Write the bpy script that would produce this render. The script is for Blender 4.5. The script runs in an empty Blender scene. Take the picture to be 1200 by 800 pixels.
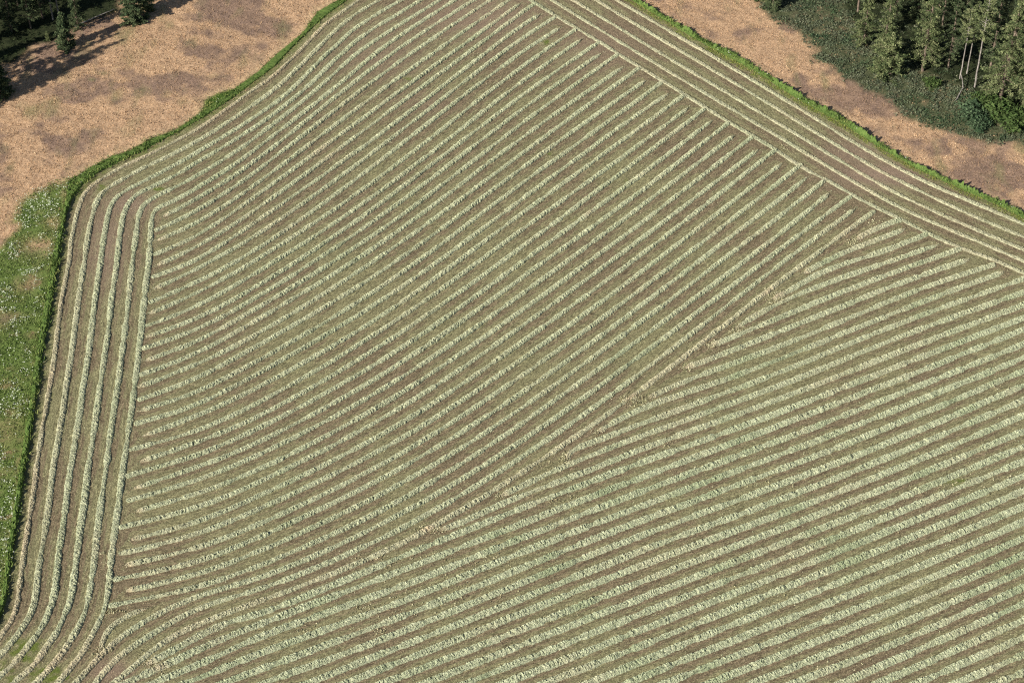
import bpy, math, random
import numpy as np
R_ = math.radians
rng = np.random.default_rng(7)
random.seed(7)
SC = bpy.context.scene
COL = SC.collection

# ------------------------------------------------------------------ camera
PITCH = R_(42.0); HFOV = R_(28.0); DIST = 520.0
F = 600.0 / math.tan(HFOV / 2)                 # focal length in photo pixels (1200 wide)
CAM = np.array([0.0, -DIST * math.cos(PITCH), DIST * math.sin(PITCH)])
cd = bpy.data.cameras.new('camera'); cd.sensor_width = 36; cd.angle = HFOV
cd.clip_start = 1.0; cd.clip_end = 20000
cam = bpy.data.objects.new('camera', cd); COL.objects.link(cam)
cam.location = CAM; cam.rotation_euler = (math.pi / 2 - PITCH, 0, 0)
SC.camera = cam

# ------------------------------------------------------------------ light
SUN_ELEV = R_(28.0)
SUN_AZ_TO = R_(39.0)          # direction in which shadows fall, counter-clockwise from +X
W = bpy.data.worlds.new('World'); SC.world = W; W.use_nodes = True
nt = W.node_tree; nt.nodes.clear()
sky = nt.nodes.new('ShaderNodeTexSky'); sky.sky_type = 'NISHITA'; sky.sun_disc = False
sky.sun_elevation = SUN_ELEV
to_sun = SUN_AZ_TO + math.pi
sky.sun_rotation = (math.pi / 2 - to_sun) % (2 * math.pi)
bg = nt.nodes.new('ShaderNodeBackground'); bg.inputs[1].default_value = 0.05
wo = nt.nodes.new('ShaderNodeOutputWorld')
nt.links.new(sky.outputs[0], bg.inputs[0]); nt.links.new(bg.outputs[0], wo.inputs[0])
sd = bpy.data.lights.new('sun', 'SUN'); sd.energy = 5.0; sd.angle = R_(0.53); sd.color = (1.0, 0.93, 0.82)
sun = bpy.data.objects.new('sun', sd); COL.objects.link(sun)
sun.rotation_euler = (math.pi / 2 - SUN_ELEV, 0, to_sun + math.pi / 2)
SC.view_settings.view_transform = 'Standard'; SC.view_settings.look = 'None'
SC.view_settings.exposure = 0.47; SC.view_settings.gamma = 1.0
SC.view_settings.use_curve_mapping = False
SC.render.engine = 'CYCLES'
SC.cycles.use_denoising = False; SC.cycles.filter_width = 1.2
SC.cycles.max_bounces = 5; SC.cycles.diffuse_bounces = 3

# ------------------------------------------------------------------ photo pixel <-> ground
cp, sp_ = math.cos(PITCH), math.sin(PITCH)
def gnd(px, py):
    px = np.asarray(px, float); py = np.asarray(py, float)
    nx = (px - 600) / F; ny = (400 - py) / F
    dx = nx; dy = cp + ny * sp_; dz = -sp_ + ny * cp
    t = -CAM[2] / dz
    return np.stack([CAM[0] + t * dx, CAM[1] + t * dy], -1)
def pix(X, Y, Z=0.0):
    vx = X - CAM[0]; vy = Y - CAM[1]; vz = Z - CAM[2]
    d = vy * cp - vz * sp_; u = vy * sp_ + vz * cp
    return 600 + F * vx / d, 400 - F * u / d
def mpp(px, py):                                # metres per photo pixel (horizontal)
    a = gnd(px, py); b = gnd(px + 1, py); return float(np.linalg.norm(b - a))

# ------------------------------------------------------------------ noise
def _h(i, j, s):
    n = (i.astype(np.int64) * 374761393 + j.astype(np.int64) * 668265263 + s * 1442695041) & 0xffffffff
    n = ((n ^ (n >> 13)) * 1274126177) & 0xffffffff
    n = (n ^ (n >> 16)) & 0xffffff
    return n / float(0xffffff)
def vn(x, y, s=0):
    i = np.floor(x); j = np.floor(y); fx = x - i; fy = y - j
    fx = fx * fx * (3 - 2 * fx); fy = fy * fy * (3 - 2 * fy)
    a = _h(i, j, s); b = _h(i + 1, j, s); c = _h(i, j + 1, s); d = _h(i + 1, j + 1, s)
    return (a * (1 - fx) + b * fx) * (1 - fy) + (c * (1 - fx) + d * fx) * fy
def fbm(x, y, s=0, o=4):
    t = 0; a = .5; n = 0
    for k in range(o):
        t = t + a * vn(x * 2 ** k, y * 2 ** k, s + k * 17); n += a; a *= .5
    return t / n

# ------------------------------------------------------------------ mesh helpers
def mk(name, V, Fc, mats, parent=None, attrs=None, smooth=False, link=True):
    """V (n,3); Fc = (m,3) or (m,4) int array or a list of such arrays"""
    me = bpy.data.meshes.new(name)
    Fl = Fc if isinstance(Fc, list) else [Fc]
    Fl = [f for f in Fl if len(f)]
    loops = np.concatenate([f.reshape(-1) for f in Fl]).astype(np.int32)
    tot = np.concatenate([np.full(len(f), f.shape[1], np.int32) for f in Fl])
    st = np.concatenate([[0], np.cumsum(tot)[:-1]]).astype(np.int32)
    me.vertices.add(len(V)); me.vertices.foreach_set('co', np.ascontiguousarray(V, np.float32).reshape(-1))
    me.loops.add(len(loops)); me.loops.foreach_set('vertex_index', loops)
    me.polygons.add(len(tot)); me.polygons.foreach_set('loop_start', st)
    try: me.polygons.foreach_set('loop_total', tot)
    except Exception: pass
    me.update(calc_edges=True)
    me.polygons.foreach_set('use_smooth', np.full(len(tot), smooth))
    for k, v in (attrs or {}).items():
        a = me.attributes.new(k, 'FLOAT', 'POINT'); a.data.foreach_set('value', np.ascontiguousarray(v, np.float32))
    me.materials.append(mats)
    o = bpy.data.objects.new(name, me)
    if link: COL.objects.link(o)
    if parent is not None: o.parent = parent
    return o
def tag(o, label, cat=None, group=None, kind=None):
    if label: o['label'] = label
    if cat: o['category'] = cat
    if group: o['group'] = group
    if kind: o['kind'] = kind
    return o

# ------------------------------------------------------------------ materials
class N:
    def __init__(s, name, rough=.9, spec=.15):
        s.m = bpy.data.materials.new(name); s.m.use_nodes = True
        s.t = s.m.node_tree; s.b = s.t.nodes['Principled BSDF']
        s.b.inputs['Roughness'].default_value = rough
        s.b.inputs['Specular IOR Level'].default_value = spec
        s.pos = s.t.nodes.new('ShaderNodeNewGeometry').outputs['Position']
    def L(s, a, b): s.t.links.new(a, b)
    def attr(s, n):
        a = s.t.nodes.new('ShaderNodeAttribute'); a.attribute_name = n; return a.outputs['Fac']
    def noise(s, scale, detail=4, vec=None, rough=.6, dist=0):
        n = s.t.nodes.new('ShaderNodeTexNoise'); n.inputs['Scale'].default_value = scale
        n.inputs['Detail'].default_value = detail; n.inputs['Roughness'].default_value = rough
        n.inputs['Distortion'].default_value = dist
        s.L(vec if vec is not None else s.pos, n.inputs['Vector']); return n.outputs['Fac']
    def ramp(s, fac, stops):
        r = s.t.nodes.new('ShaderNodeValToRGB'); e = r.color_ramp.elements
        while len(e) < len(stops): e.new(.5)
        for q, (p, c) in zip(e, stops): q.position = p; q.color = (*c, 1) if len(c) == 3 else c
        s.L(fac, r.inputs[0]); return r.outputs[0]
    def mix(s, f, a, b, mode='MIX'):
        n = s.t.nodes.new('ShaderNodeMix'); n.data_type = 'RGBA'; n.blend_type = mode
        for v, i in ((f, 0), (a, 6), (b, 7)):
            if isinstance(v, (int, float)): n.inputs[i].default_value = v
            elif isinstance(v, tuple): n.inputs[i].default_value = (*v, 1)
            else: s.L(v, n.inputs[i])
        return n.outputs[2]
    def math(s, op, a, b=0.0, c=0.0, clamp=False):
        n = s.t.nodes.new('ShaderNodeMath'); n.operation = op; n.use_clamp = clamp
        for i, v in enumerate((a, b, c)):
            if isinstance(v, (int, float)): n.inputs[i].default_value = v
            else: s.L(v, n.inputs[i])
        return n.outputs[0]
    def cell(s, scale, lo, hi, vec=None):
        n = s.t.nodes.new('ShaderNodeTexVoronoi'); n.inputs['Scale'].default_value = scale
        s.L(vec if vec is not None else s.pos, n.inputs['Vector'])
        q = s.t.nodes.new('ShaderNodeSeparateColor'); s.L(n.outputs['Color'], q.inputs[0])
        return s.math('MULTIPLY_ADD', q.outputs[0], hi - lo, lo)
    def scale(s, col, f):
        m = s.t.nodes.new('ShaderNodeVectorMath'); m.operation = 'SCALE'; s.L(col, m.inputs[0])
        if isinstance(f, (int, float)): m.inputs['Scale'].default_value = f
        else: s.L(f, m.inputs['Scale'])
        return m.outputs[0]
    def step(s, v, lo, hi):
        n = s.t.nodes.new('ShaderNodeMapRange'); n.interpolation_type = 'SMOOTHSTEP'
        n.inputs['From Min'].default_value = lo; n.inputs['From Max'].default_value = hi
        s.L(v, n.inputs['Value']); return n.outputs[0]
    def out(s, col, bump=None, bs=.5, bd=.1):
        s.L(col, s.b.inputs['Base Color'])
        if bump is not None:
            b = s.t.nodes.new('ShaderNodeBump'); b.inputs['Strength'].default_value = bs
            b.inputs['Distance'].default_value = bd; s.L(bump, b.inputs['Height'])
            s.L(b.outputs[0], s.b.inputs['Normal'])
        return s.m

def mat_hay(name, dry, olive=0.0):
    n = N(name, .95, .1)
    f = n.noise(1.6, 5, rough=.75)
    c = n.ramp(f, [(.30, (.25, .285, .175)), (.46, (.39, .425, .275)), (.62, (.515, .535, .365)), (.8, (.62, .61, .45))])
    big = n.noise(.05, 3)
    straw = n.ramp(n.noise(1.9, 4), [(.3, (.38, .30, .19)), (.7, (.62, .52, .37))])
    pat = n.step(n.noise(.035, 4), .52, .66)
    c = n.mix(n.math('MULTIPLY', pat, .20), c, straw)
    t = n.attr('dry')
    c = n.mix(t, c, straw)
    g = n.ramp(n.noise(2.3, 3), [(.3, (.13, .19, .09)), (.75, (.26, .34, .17))])
    c = n.mix(n.math('MULTIPLY', n.step(big, .5, .7), .22 + olive), c, g)
    tone = n.attr('tone')
    v = n.math('MULTIPLY_ADD', tone, .75, .50)
    mm = n.t.nodes.new('ShaderNodeVectorMath'); mm.operation = 'SCALE'
    n.L(c, mm.inputs[0]); n.L(v, mm.inputs['Scale'])
    return n.out(mm.outputs[0], n.noise(6, 2, rough=.8), .6, .12)
M_HAY_A = mat_hay('pale_mown_hay', 0)
M_HAY_B = mat_hay('green_mown_hay', 0, .22)

def mat_tone(name, stops, lowstops=None, low=.05, rough=.9, mixf=.5, transl=0.0):
    n = N(name, rough, .1)
    c = n.ramp(n.attr('tone'), stops)
    if lowstops:
        c2 = n.ramp(n.noise(low, 4), lowstops); c = n.mix(mixf, c, c2)
    n.L(c, n.b.inputs['Base Color'])
    return n.m
M_DRY = mat_tone('dry_grass_blades', [(0, (.15, .105, .08)), (.35, (.34, .23, .145)), (.65, (.54, .37, .22)), (1, (.68, .51, .33))])
M_GREEN = mat_tone('meadow_grass_blades', [(0, (.06, .12, .025)), (.55, (.185, .26, .072)), (1, (.42, .45, .22))],
                   [(.38, (.28, .23, .11)), (.5, (.115, .175, .04)), (.7, (.12, .22, .04))], .09)
M_BORDER = mat_tone('lush_border_grass_blades', [(0, (.05, .09, .022)), (.5, (.115, .18, .045)), (.85, (.20, .25, .075)), (1, (.33, .35, .12))])
M_YEL = mat_tone('yellow_green_grass_blades', [(0, (.12, .17, .03)), (1, (.30, .34, .08))])
M_BRUSH = mat_tone('grey_green_brush_leaves', [(0, (.025, .05, .03)), (.5, (.095, .125, .07)), (.85, (.22, .235, .15)), (1, (.42, .40, .29))],
                   [(.35, (.04, .10, .035)), (.52, (.17, .175, .12)), (.68, (.04, .11, .045))], .07, mixf=.4)
M_FLOWER = mat_tone('white_flower_heads', [(0, (.42, .50, .30)), (.5, (.58, .63, .48)), (1, (.78, .80, .72))])
M_SHRUB = mat_tone('bright_shrub_leaves', [(0, (.035, .075, .02)), (1, (.115, .16, .055))])
M_TEAL = mat_tone('blue_green_shrub_leaves', [(0, (.03, .065, .032)), (1, (.11, .16, .085))])
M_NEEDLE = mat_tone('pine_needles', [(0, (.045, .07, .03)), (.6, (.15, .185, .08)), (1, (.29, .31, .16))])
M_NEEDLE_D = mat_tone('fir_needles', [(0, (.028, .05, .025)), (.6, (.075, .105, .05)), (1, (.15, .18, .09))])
def mat_bark(name, a, b):
    n = N(name, .9, .1); return n.out(n.ramp(n.noise(1.2, 5), [(.35, a), (.7, b)]), n.noise(5, 3), .8, .1)
M_BARK = mat_bark('grey_brown_bark', (.12, .09, .07), (.30, .24, .19))
M_PALEBARK = mat_bark('pale_grey_bark', (.18, .165, .15), (.42, .39, .35))

# ------------------------------------------------------------------ rows traced as real lines on the ground
XS = [225, 300, 450, 600, 750, 900]
A_ = {
 7: ((191,254),[236,188,70],(556,0)), 8: ((181,271),[250,201,86],(575,0)), 9: ((184,282),[264,216,104],(597,0)),
 10:((179,299),[279,230,120.6],(609,5)), 11:((184,311),[292,245.6,135.6,24],(627,4)), 12:((177,325),[307,260,154,39],(632,18)),
 13:((180,339),[318,275.6,169,54],(651,20)), 14:((174,355),[333,292.5,185,70],(656,33)), 15:((174,368),[346,305,204,87.5],(675,35)),
 16:((170,382.5),[361,320,221,105],(681,47)), 17:((171,395),[375,336,235.6,121],(702,50)), 18:((166,409),[388,349,250.6,137.5],(704,63)),
 19:((169,423),[402,362,267,154],(724,64)), 20:((162.5,440),[416,375.6,282.5,170.6],(730,79)), 21:((161,454),[429,392,298,189],(749,80)),
 22:((161,469),[445,406,316,206],(756,95)), 23:((161,482),[461,424,334,224,116],(776,96)), 24:((157,497),[476,439,350,242.5,132.5],(782,111)),
 25:((167,511),[489,455,368,259,150],(801,112)), 26:((151,527.5),[506,473,385,278,169],(806,127)), 27:((164,541),[520,489,402.5,298,186],(826,128)),
 28:((147,558),[535,503,420.6,316,206],(834,142)), 29:((157,572),[549,519,437.5,334,225],(854,144)), 30:((148,587),[564,534,455,353,243],(860,159)),
 31:((159,599),[580,551,472.5,372,262.5],(882,160)), 32:((139,618),[596,566,489,390.6,281],(888,176)), 33:((154,632),[613,582.5,507.5,409,299.5,186],(910,175)),
 34:((139,649),[627,597.5,525,429,320,205],(916,192)), 35:((147,662),[643,615,542.5,448,340,224],(940,192)), 36:((132,679),[659,630.6,559,468,359,244],(946,208)),
 37:((148,692),[674,647,577,486,378,264],(966,212)), 38:((127,710),[689,664,596,504,397,285],(971,227)),
 39:([(89,800),(112,775),(129,757),(150,740)],[701,678,612,524,417,303],(997,230)),
 40:([(112,800),(131,777),(150,761)],[716,691,629,542.5,437.5,321],(1002,245)),
 41:([(134,799),(150,786),(187,755)],[734,705.6,646,561,457.5,341],(1025,247)),
}
BX = [300, 450, 600, 750, 900, 1050, 1200]
B_ = {
 42:[720,660.6,600,542.5,488,430,372.5], 43:[733,676,618,560,503.5,446,386], 44:[748,694,635,576.5,521,463,403],
 45:[767,712.5,652,593.5,538,480,419], 46:[785.6,730,670,610.6,555,497,434.5], 47:[803,748,687.5,628,573,515,451.5],
 48:[None,765,706,645.6,590.5,532,469], 49:[None,782.5,723,663,607.5,549.5,486.5], 50:[None,800,741.5,682,625,567,505],
 51:[None,None,760,701,643,585,523], 52:[None,None,779,719.5,661,601.5,540], 53:[None,None,797,738.5,679,618.5,557.5],
 54:[None,None,815,757,696.5,636.5,575], 55:[None,None,None,775.5,715,655.5,593], 56:[None,None,None,794,734,675,611],
 57:[None,None,None,812,753.5,694.5,630], 58:[None]*4+[773.5,714,649.5], 59:[None]*4+[793,733,668.5], 60:[None]*4+[812,753,687.5],
 61:[None]*5+[772.5,707], 62:[None]*5+[791.5,726.5], 63:[None]*5+[811,746], 64:[None]*5+[830,767], 65:[None]*5+[849,787], 66:[None]*5+[868,806],
}
BPRE = {42:[(172,778),(194,766),(225,750),(262,731)], 43:[(155,797),(187,782),(200,776),(237,759)],
        44:[(175,801),(206,789),(225,781),(256,768)], 45:[(217,800),(256,785)], 46:[(262,800)]}
U_ = [  # rows that begin on the seam, from the top
 [(1004,281),(1009,277),(1028,268),(1050,259),(1056,258)],
 [(942,320),(981,300),(1015,286),(1050,273),(1060,269)],
 [(905,351),(935,335),(962,320),(1022,299),(1050,289),(1087,274)],
 [(862,385),(900,362),(975,330),(1050,304),(1099,287)],
 [(832,406),(900,378),(975,347),(1050,318.5),(1127,291)],
 [(803,431),(850,414),(900,394),(975,364),(1050,334),(1135,304)],
 [(760,466),(800,448),(845,431),(900,411),(975,381),(1050,350),(1115,326),(1166,310)],
 [(700,506),(750,480),(820,455),(900,426),(1050,366),(1115,341),(1176,319)],
 [(664,538),(667,531),(700,516),(750,497),(900,441.5),(1050,381),(1200,327)],
 [(587,581),(600,575),(640,556),(675,541),(750,511.5),(900,457),(1050,397),(1200,342.5)],
 [(515,622),(545,610),(600,585.5),(675,557),(750,527),(900,472.5),(1050,414),(1200,357.5)],
]
L_ = [
 [(0,746),(8,735),(16,722),(20.5,704),(28,650),(35.6,600),(42.5,550),(50,500),(59,450),(66,400),(72.5,350),(82,300),(82.8,287),(86,269),(90,250),(97,231),(104,221),(120,209),(137,199),(150,192.5),(175,181),(225,155),(256,135),(295,107),(319,90),(337,74),(356,55),(381,29),(400,15),(421,0)],
 [(0,768),(15,751),(25,737.5),(36,719),(41,700),(48,650),(56,600),(62,550),(70.6,500),(78,450),(86,400),(92,350),(100,300),(101.5,287),(105,267),(109,250),(115,233),(127,220),(150,207),(162,200),(225,169),(300,120.6),(327.5,100),(350,79),(375,54),(406,25),(445,0)],
 [(0,791),(19,774),(34,755),(47.5,737),(56,720),(62.5,700),(69,650),(76,600),(82.5,550),(91,500),(98,450),(105.6,400),(111.5,350),(119,300),(122,277),(125,260),(129,244),(136,232),(150,222),(191,201),(225,182),(300,136.5),(347,100),(375,71),(394,54),(412,37),(450,12),(471,0)],
 [(15,800),(41,777),(52,761),(65,743),(75,722),(83,700),(90,650),(97,600),(103,550),(111,500),(117.5,450),(125,400),(131,350),(138,300),(141,272),(145,252),(150,240),(158,230),(168,224),(216,200),(225,194),(300,148.5),(362,100),(387,76),(422,45),(450,26.5),(494,0)],
 [(42,800),(60,781),(75,762),(86,745),(96,725),(104,700),(111,650),(117,600),(124,550),(131,500),(138,450),(145,400),(150.5,350),(156,300),(158.5,281),(161,262),(164.5,247),(172,237),(200,222),(241,200),(300,161),(377,100),(412,68),(450,41),(516,0)],
 [(67.5,800),(87.5,776),(100,759),(110,740),(119,722),(125.6,700),(131,650),(137.5,600),(144,550),(151.5,500),(158,450),(164,400),(169,350),(175,300),(176,285),(177,270),(178.5,254),(184,244.5),(200,237),(264,200),(300,174.5),(396,100),(450,55.6),(534,0)],
]
RR_ = [
 [(621,0),(652,19),(675,33),(702,49),(724,63),(749,78.5),(801,110),(854,143),(900,170),(947,200),(965,209),(995,226),(1025,242),(1050,254),(1087,273),(1125,290),(1163,304),(1200,320)],
 [(646,0),(700,33),(750,63.5),(900,153),(977,199),(1050,240.6),(1125,274),(1200,306)],
 [(671,0),(750,48),(900,137.5),(1004,200),(1050,226),(1125,261),(1200,292.5)],
 [(698,0),(750,31.5),(900,121),(1027,198),(1050,210),(1125,246),(1200,277.5)],
 [(722,0),(750,16.5),(900,105),(1050,195.5),(1125,231),(1200,262.5)],
]
SHORT = [(172,713),(158,717),(145,724),(131,733),(122,747),(116,764)]

def ext(p, q, L):             # a point L pixels beyond p on the ray q->p
    d = np.array(p, float) - np.array(q, float); d /= np.linalg.norm(d); return tuple(np.array(p) + d * L)
def spline(P):                # natural cubic through points, chord length parameter
    P = np.array(P, float); d = np.r_[0, np.cumsum(np.linalg.norm(np.diff(P, axis=0), axis=1) ** .5 + 1e-6)]
    n = len(P)
    if n == 2:
        t = np.linspace(0, 1, 60)[:, None]; return P[0] * (1 - t) + P[1] * t
    h = np.diff(d); A = np.zeros((n, n)); A[0, 0] = A[-1, -1] = 1; r = np.zeros((n, 2))
    for i in range(1, n - 1):
        A[i, i - 1] = h[i - 1]; A[i, i] = 2 * (h[i - 1] + h[i]); A[i, i + 1] = h[i]
        r[i] = 6 * ((P[i + 1] - P[i]) / h[i] - (P[i] - P[i - 1]) / h[i - 1])
    m = np.linalg.solve(A, r); out = []
    for i in range(n - 1):
        k = 24; t = (np.arange(k) / k * h[i])[:, None]
        b = (P[i + 1] - P[i]) / h[i] - h[i] * (2 * m[i] + m[i + 1]) / 6
        out.append(P[i] + b * t + m[i] / 2 * t ** 2 + (m[i + 1] - m[i]) / (6 * h[i]) * t ** 3)
    out.append(P[-1:]); return np.concatenate(out)
def resample(G, step):
    s = np.r_[0, np.cumsum(np.linalg.norm(np.diff(G, axis=0), axis=1))]
    n = max(4, int(s[-1] / step)); q = np.linspace(0, s[-1], n)
    return np.stack([np.interp(q, s, G[:, 0]), np.interp(q, s, G[:, 1])], 1), q
def smooth(G, w):
    if w < 2 or len(G) < 2 * w: return G
    k = np.exp(-.5 * (np.arange(-2 * w, 2 * w + 1) / w) ** 2); k /= k.sum()
    out = np.empty_like(G); m = 2 * w
    for c in range(2):
        a = G[:, c]; p = np.r_[2 * a[0] - a[m:0:-1], a, 2 * a[-1] - a[-2:-m - 2:-1]]
        out[:, c] = np.convolve(p, k, 'valid')
    out[0] = G[0]; out[-1] = G[-1]
    return out
ROWS = []     # dict(name, fam, G, s, w, h, tips)
def addrow(fam, idx, P, wpx, tips=(0, 0), sm=10):
    G = gnd(*np.array(spline(P)).T)
    G, s = resample(G, .15); G = smooth(G, int(sm * 1.6))
    ROWS.append(dict(fam=fam, idx=idx, G=G, s=s, w=wpx, tips=tips))
for i, P in enumerate(L_):
    P = [ext(P[0], P[1], 60)] + P + [ext(P[-1], P[-2], 60)]
    addrow('L', i + 1, P, .84 if i else .68, sm=5)
for i, P in enumerate(RR_):
    P = [ext(P[0], P[1], 60)] + P + [ext(P[-1], P[-2], 60)]
    addrow('R', i + 1, P, .72, sm=6)
for k, (l, ys, e) in A_.items():
    l = l if isinstance(l, list) else [l]
    P = list(l) + list(zip(XS, ys))
    P = [p for p in P if abs(p[0] - e[0]) > 18] + [e]
    if k <= 9: P.append(ext(P[-1], P[-2], 60))
    if k >= 39: P = [ext(P[0], P[1], 50)] + P
    ltip = 0 if (k % 2 == 0 or k >= 39) else 1
    rtip = 1 if (k % 2 == 0 and k > 9) else 0
    addrow('A', k - 6, P, .80, (ltip, rtip))
for i, P in enumerate(U_):
    end = P[-1]
    if end[0] == 1200: P = P + [ext(P[-1], P[-2], 170)]
    addrow('U', i + 1, P, .90, (1, 1 if i in (1, 3, 5, 7) else 0), sm=6)
for k, ys in B_.items():
    P = BPRE.get(k, []) + [(x, y) for x, y in zip(BX, ys) if y is not None]
    P = P + [ext(P[-1], P[-2], 170)]
    if k > 42: P = [ext(P[0], P[1], 70 if k < 47 else 230)] + P
    addrow('B', k - 41, P, .98, (1 if k == 42 else 0, 0))
addrow('S', 1, SHORT, .72, (1, 1), sm=5)

def ordinal(n):
    o = ['zeroth','first','second','third','fourth','fifth','sixth','seventh','eighth','ninth','tenth','eleventh','twelfth','thirteenth',
         'fourteenth','fifteenth','sixteenth','seventeenth','eighteenth','nineteenth','twentieth']
    if n <= 20: return o[n]
    t = {2: 'twenty', 3: 'thirty', 4: 'forty'}[n // 10]
    return {2: 'twentieth', 3: 'thirtieth', 4: 'fortieth'}[n // 10] if n % 10 == 0 else t + '-' + o[n % 10]
GR = {'L': 'windrows of the left headland', 'R': 'windrows of the right headland', 'A': 'diagonal windrows of the upper block',
      'U': 'windrows starting on the seam', 'B': 'full-width windrows of the lower block', 'S': 'stray windrow pieces'}
def rowlabel(r):
    f, i = r['fam'], r['idx']
    if f == 'L':
        if i == 1: return 'thin yellowed hay windrow next to the green grass border along the left headland'
        if i == 6: return 'innermost left headland windrow, which the ends of the diagonal windrows meet'
        return '%s hay windrow in from the left grass border, bending at the top-left corner' % ordinal(i)
    if f == 'R':
        if i == 1: return 'innermost straight windrow of the right headland, which the diagonal windrow ends meet'
        if i == 5: return 'outermost straight windrow of the right headland, beside the green grass border'
        return '%s straight windrow of the right headland, counted outward from the diagonal rows' % ordinal(i)
    if f == 'A':
        if i == 35: return 'diagonal windrow along the seam where the seam-started rows fan off, past straw clumps'
        if i == 1: return 'first diagonal windrow just inside the headland corner, its lower end a loose tip'
        e = 'meeting the left headland row' if (i + 6) % 2 == 0 else 'stopping short of the left headland row'
        if i >= 33: e = 'curving down past the left headland row'
        return '%s diagonal windrow below the headland corner, %s' % (ordinal(i), e)
    if f == 'U':
        e = {1: 'short hooked windrow at the upper end of the seam, beside the right headland'}
        if i in e: return e[i]
        if i in (9, 10, 11): w = 'running out of the right edge'
        elif i in (2, 4, 6, 8): w = 'with a loose right tip'
        else: w = 'meeting the right headland'
        return '%s windrow down among those starting on the diagonal seam, %s' % (ordinal(i), w)
    if f == 'B':
        if i == 1: return 'uppermost full-width windrow of the lower block, first below all seam-started rows'
        return '%s full-width windrow of the lower-right block, counted down from the seam' % ordinal(i)
    return 'short curved stub of windrow in the lower-left corner inside the headland'

# ------------------------------------------------------------------ regions on the ground (outlines in photo pixels)
LEFT_IN = [(420,-25),(410,0),(387,16),(370,31),(350,50),(325,77),(300,96),(275,115),(245,135),(212,154),(175,174),(150,186),(119,201),(100,216),(87,231),(80,250),
           (76,270),(71,300),(63,350),(54,400),(47,450),(39,500),(31,550),(23.5,600),(15.5,650),(10,700),(5,716),(0,727),(-30,780),(-60,840)]
LEFT_OUT = [(406,-25),(396,0),(372,14),(354,40),(327,61),(300,86),(275,104),(237,131),(206,153),(175,164),(150,178),(125,186),(102,199),(80,213),(76,240),(70,270),(62,300),(54,350),(45,400),(38,450),(30,500),(23,550),(16,600),(8,650),(2,700),(-6,730),(-40,780),(-70,840)]
RIGHT_OUT = [(715,-25),(750,0),(796,27),(825,44),(862,62),(875,70),(900,86),(921,100),(956,119),(987,134),(1019,157),(1050,177),(1075,192),(1100,203),(1137,219),(1169,232),(1200,247),(1270,280)]
RIGHT_IN = [(706,-18),(740,3),(796,38),(825,55),(862,75),(900,97),(921,111),(956,131),(987,148),(1019,168),(1050,187),(1075,201),(1100,212),(1137,229),(1169,243),(1200,259),(1270,292)]
RIGHT_OUT = [(a - 1, b + 2.5) for a, b in RIGHT_OUT]; RIGHT_IN = [(a, b - 2.5) for a, b in RIGHT_IN]
LEFT_IN = [(a - 1.5, b) for a, b in LEFT_IN]
def inpoly(px, py, poly):
    P = np.array(poly); c = np.zeros(px.shape, bool); j = len(P) - 1
    for i in range(len(P)):
        xi, yi = P[i]; xj, yj = P[j]
        if yi != yj:
            m = ((yi > py) != (yj > py)) & (px < (xj - xi) * (py - yi) / (yj - yi) + xi); c ^= m
        j = i
    return c
FIELD = LEFT_IN[::-1] + RIGHT_IN + [(1500, 400), (1500, 1100), (-400, 1100)]
MEADOW = [(-80,300),(-20,270),(0,288),(10,262),(22,242),(40,228),(60,219),(80,214)] + LEFT_IN[15:] + [(-160,900),(-160,300)]
DIRTM = [(0,266),(20,262),(14,276),(0,288),(-40,300),(-40,270)]
BRUSH = [(880,-60),(893,8),(905,24),(925,38),(945,48),(960,66),(985,84),(1010,96),(1030,106),(1055,128),(1085,147),(1112,162),(1150,160),(1200,168),(1300,185),(1300,-60)]
WOODR = [(985,-80),(990,10),(1015,40),(1040,60),(1085,82),(1120,92),(1150,112),(1180,128),(1300,150),(1300,-80)]
WOODL = [(-100,-80),(190,-80),(150,-15),(120,20),(97,34),(60,48),(0,80),(-100,120)]

# ------------------------------------------------------------------ ground sheet
xf = np.arange(-175, 175.01, .55); yf = np.arange(-135, 250.01, .55)
def grow(a0, s, lim):
    o = []; v = a0; st = s
    while abs(v) < lim: v += math.copysign(st, s) if False else st; o.append(v); st *= 1.35
    return o
xr = grow(xf[-1], .8, 4000); xl = grow(xf[0], -.8, 4000)[::-1]
yr = grow(yf[-1], .8, 6000); yl = grow(yf[0], -.8, 4000)[::-1]
gx = np.r_[xl, xf, xr]; gy = np.r_[yl, yf, yr]
GX, GY = np.meshgrid(gx, gy)
# photo coordinates of vertices in front of the camera
wx = (fbm(GX / 2.2, GY / 2.2, 5, 3) - .5) * 4; wy = (fbm(GX / 2.2, GY / 2.2, 9, 3) - .5) * 4
PX, PY = pix(GX, np.maximum(GY, CAM[1] + 150))
wx2 = (fbm(GX / 9, GY / 9, 15, 5) - .5) * 34; wy2 = (fbm(GX / 9, GY / 9, 19, 5) - .5) * 26
def blur(m, n):
    m = m.astype(np.float32)
    for _ in range(n):
        m[1:-1] = (m[:-2] + 2 * m[1:-1] + m[2:]) / 4; m[:, 1:-1] = (m[:, :-2] + 2 * m[:, 1:-1] + m[:, 2:]) / 4
    return m
farok = (GY > -200) & (GY < 330) & (np.abs(GX) < 260)
field = inpoly(PX + wx * .5, PY + wy * .5, FIELD) | (GY < -140)
m_field = blur(field, 1)
m_mead = blur(inpoly(PX + wx2 * .6, PY + wy2 * .6, MEADOW) & ~field & farok, 12)
m_mead = np.clip(m_mead * (.6 + .9 * fbm(GX / 2.5, GY / 2.5, 223, 4)), 0, 1) * (1 - m_field)
m_mead *= (1 - blur(inpoly(PX + wx2 * .5, PY + wy2 * .5, DIRTM), 3))
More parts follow.
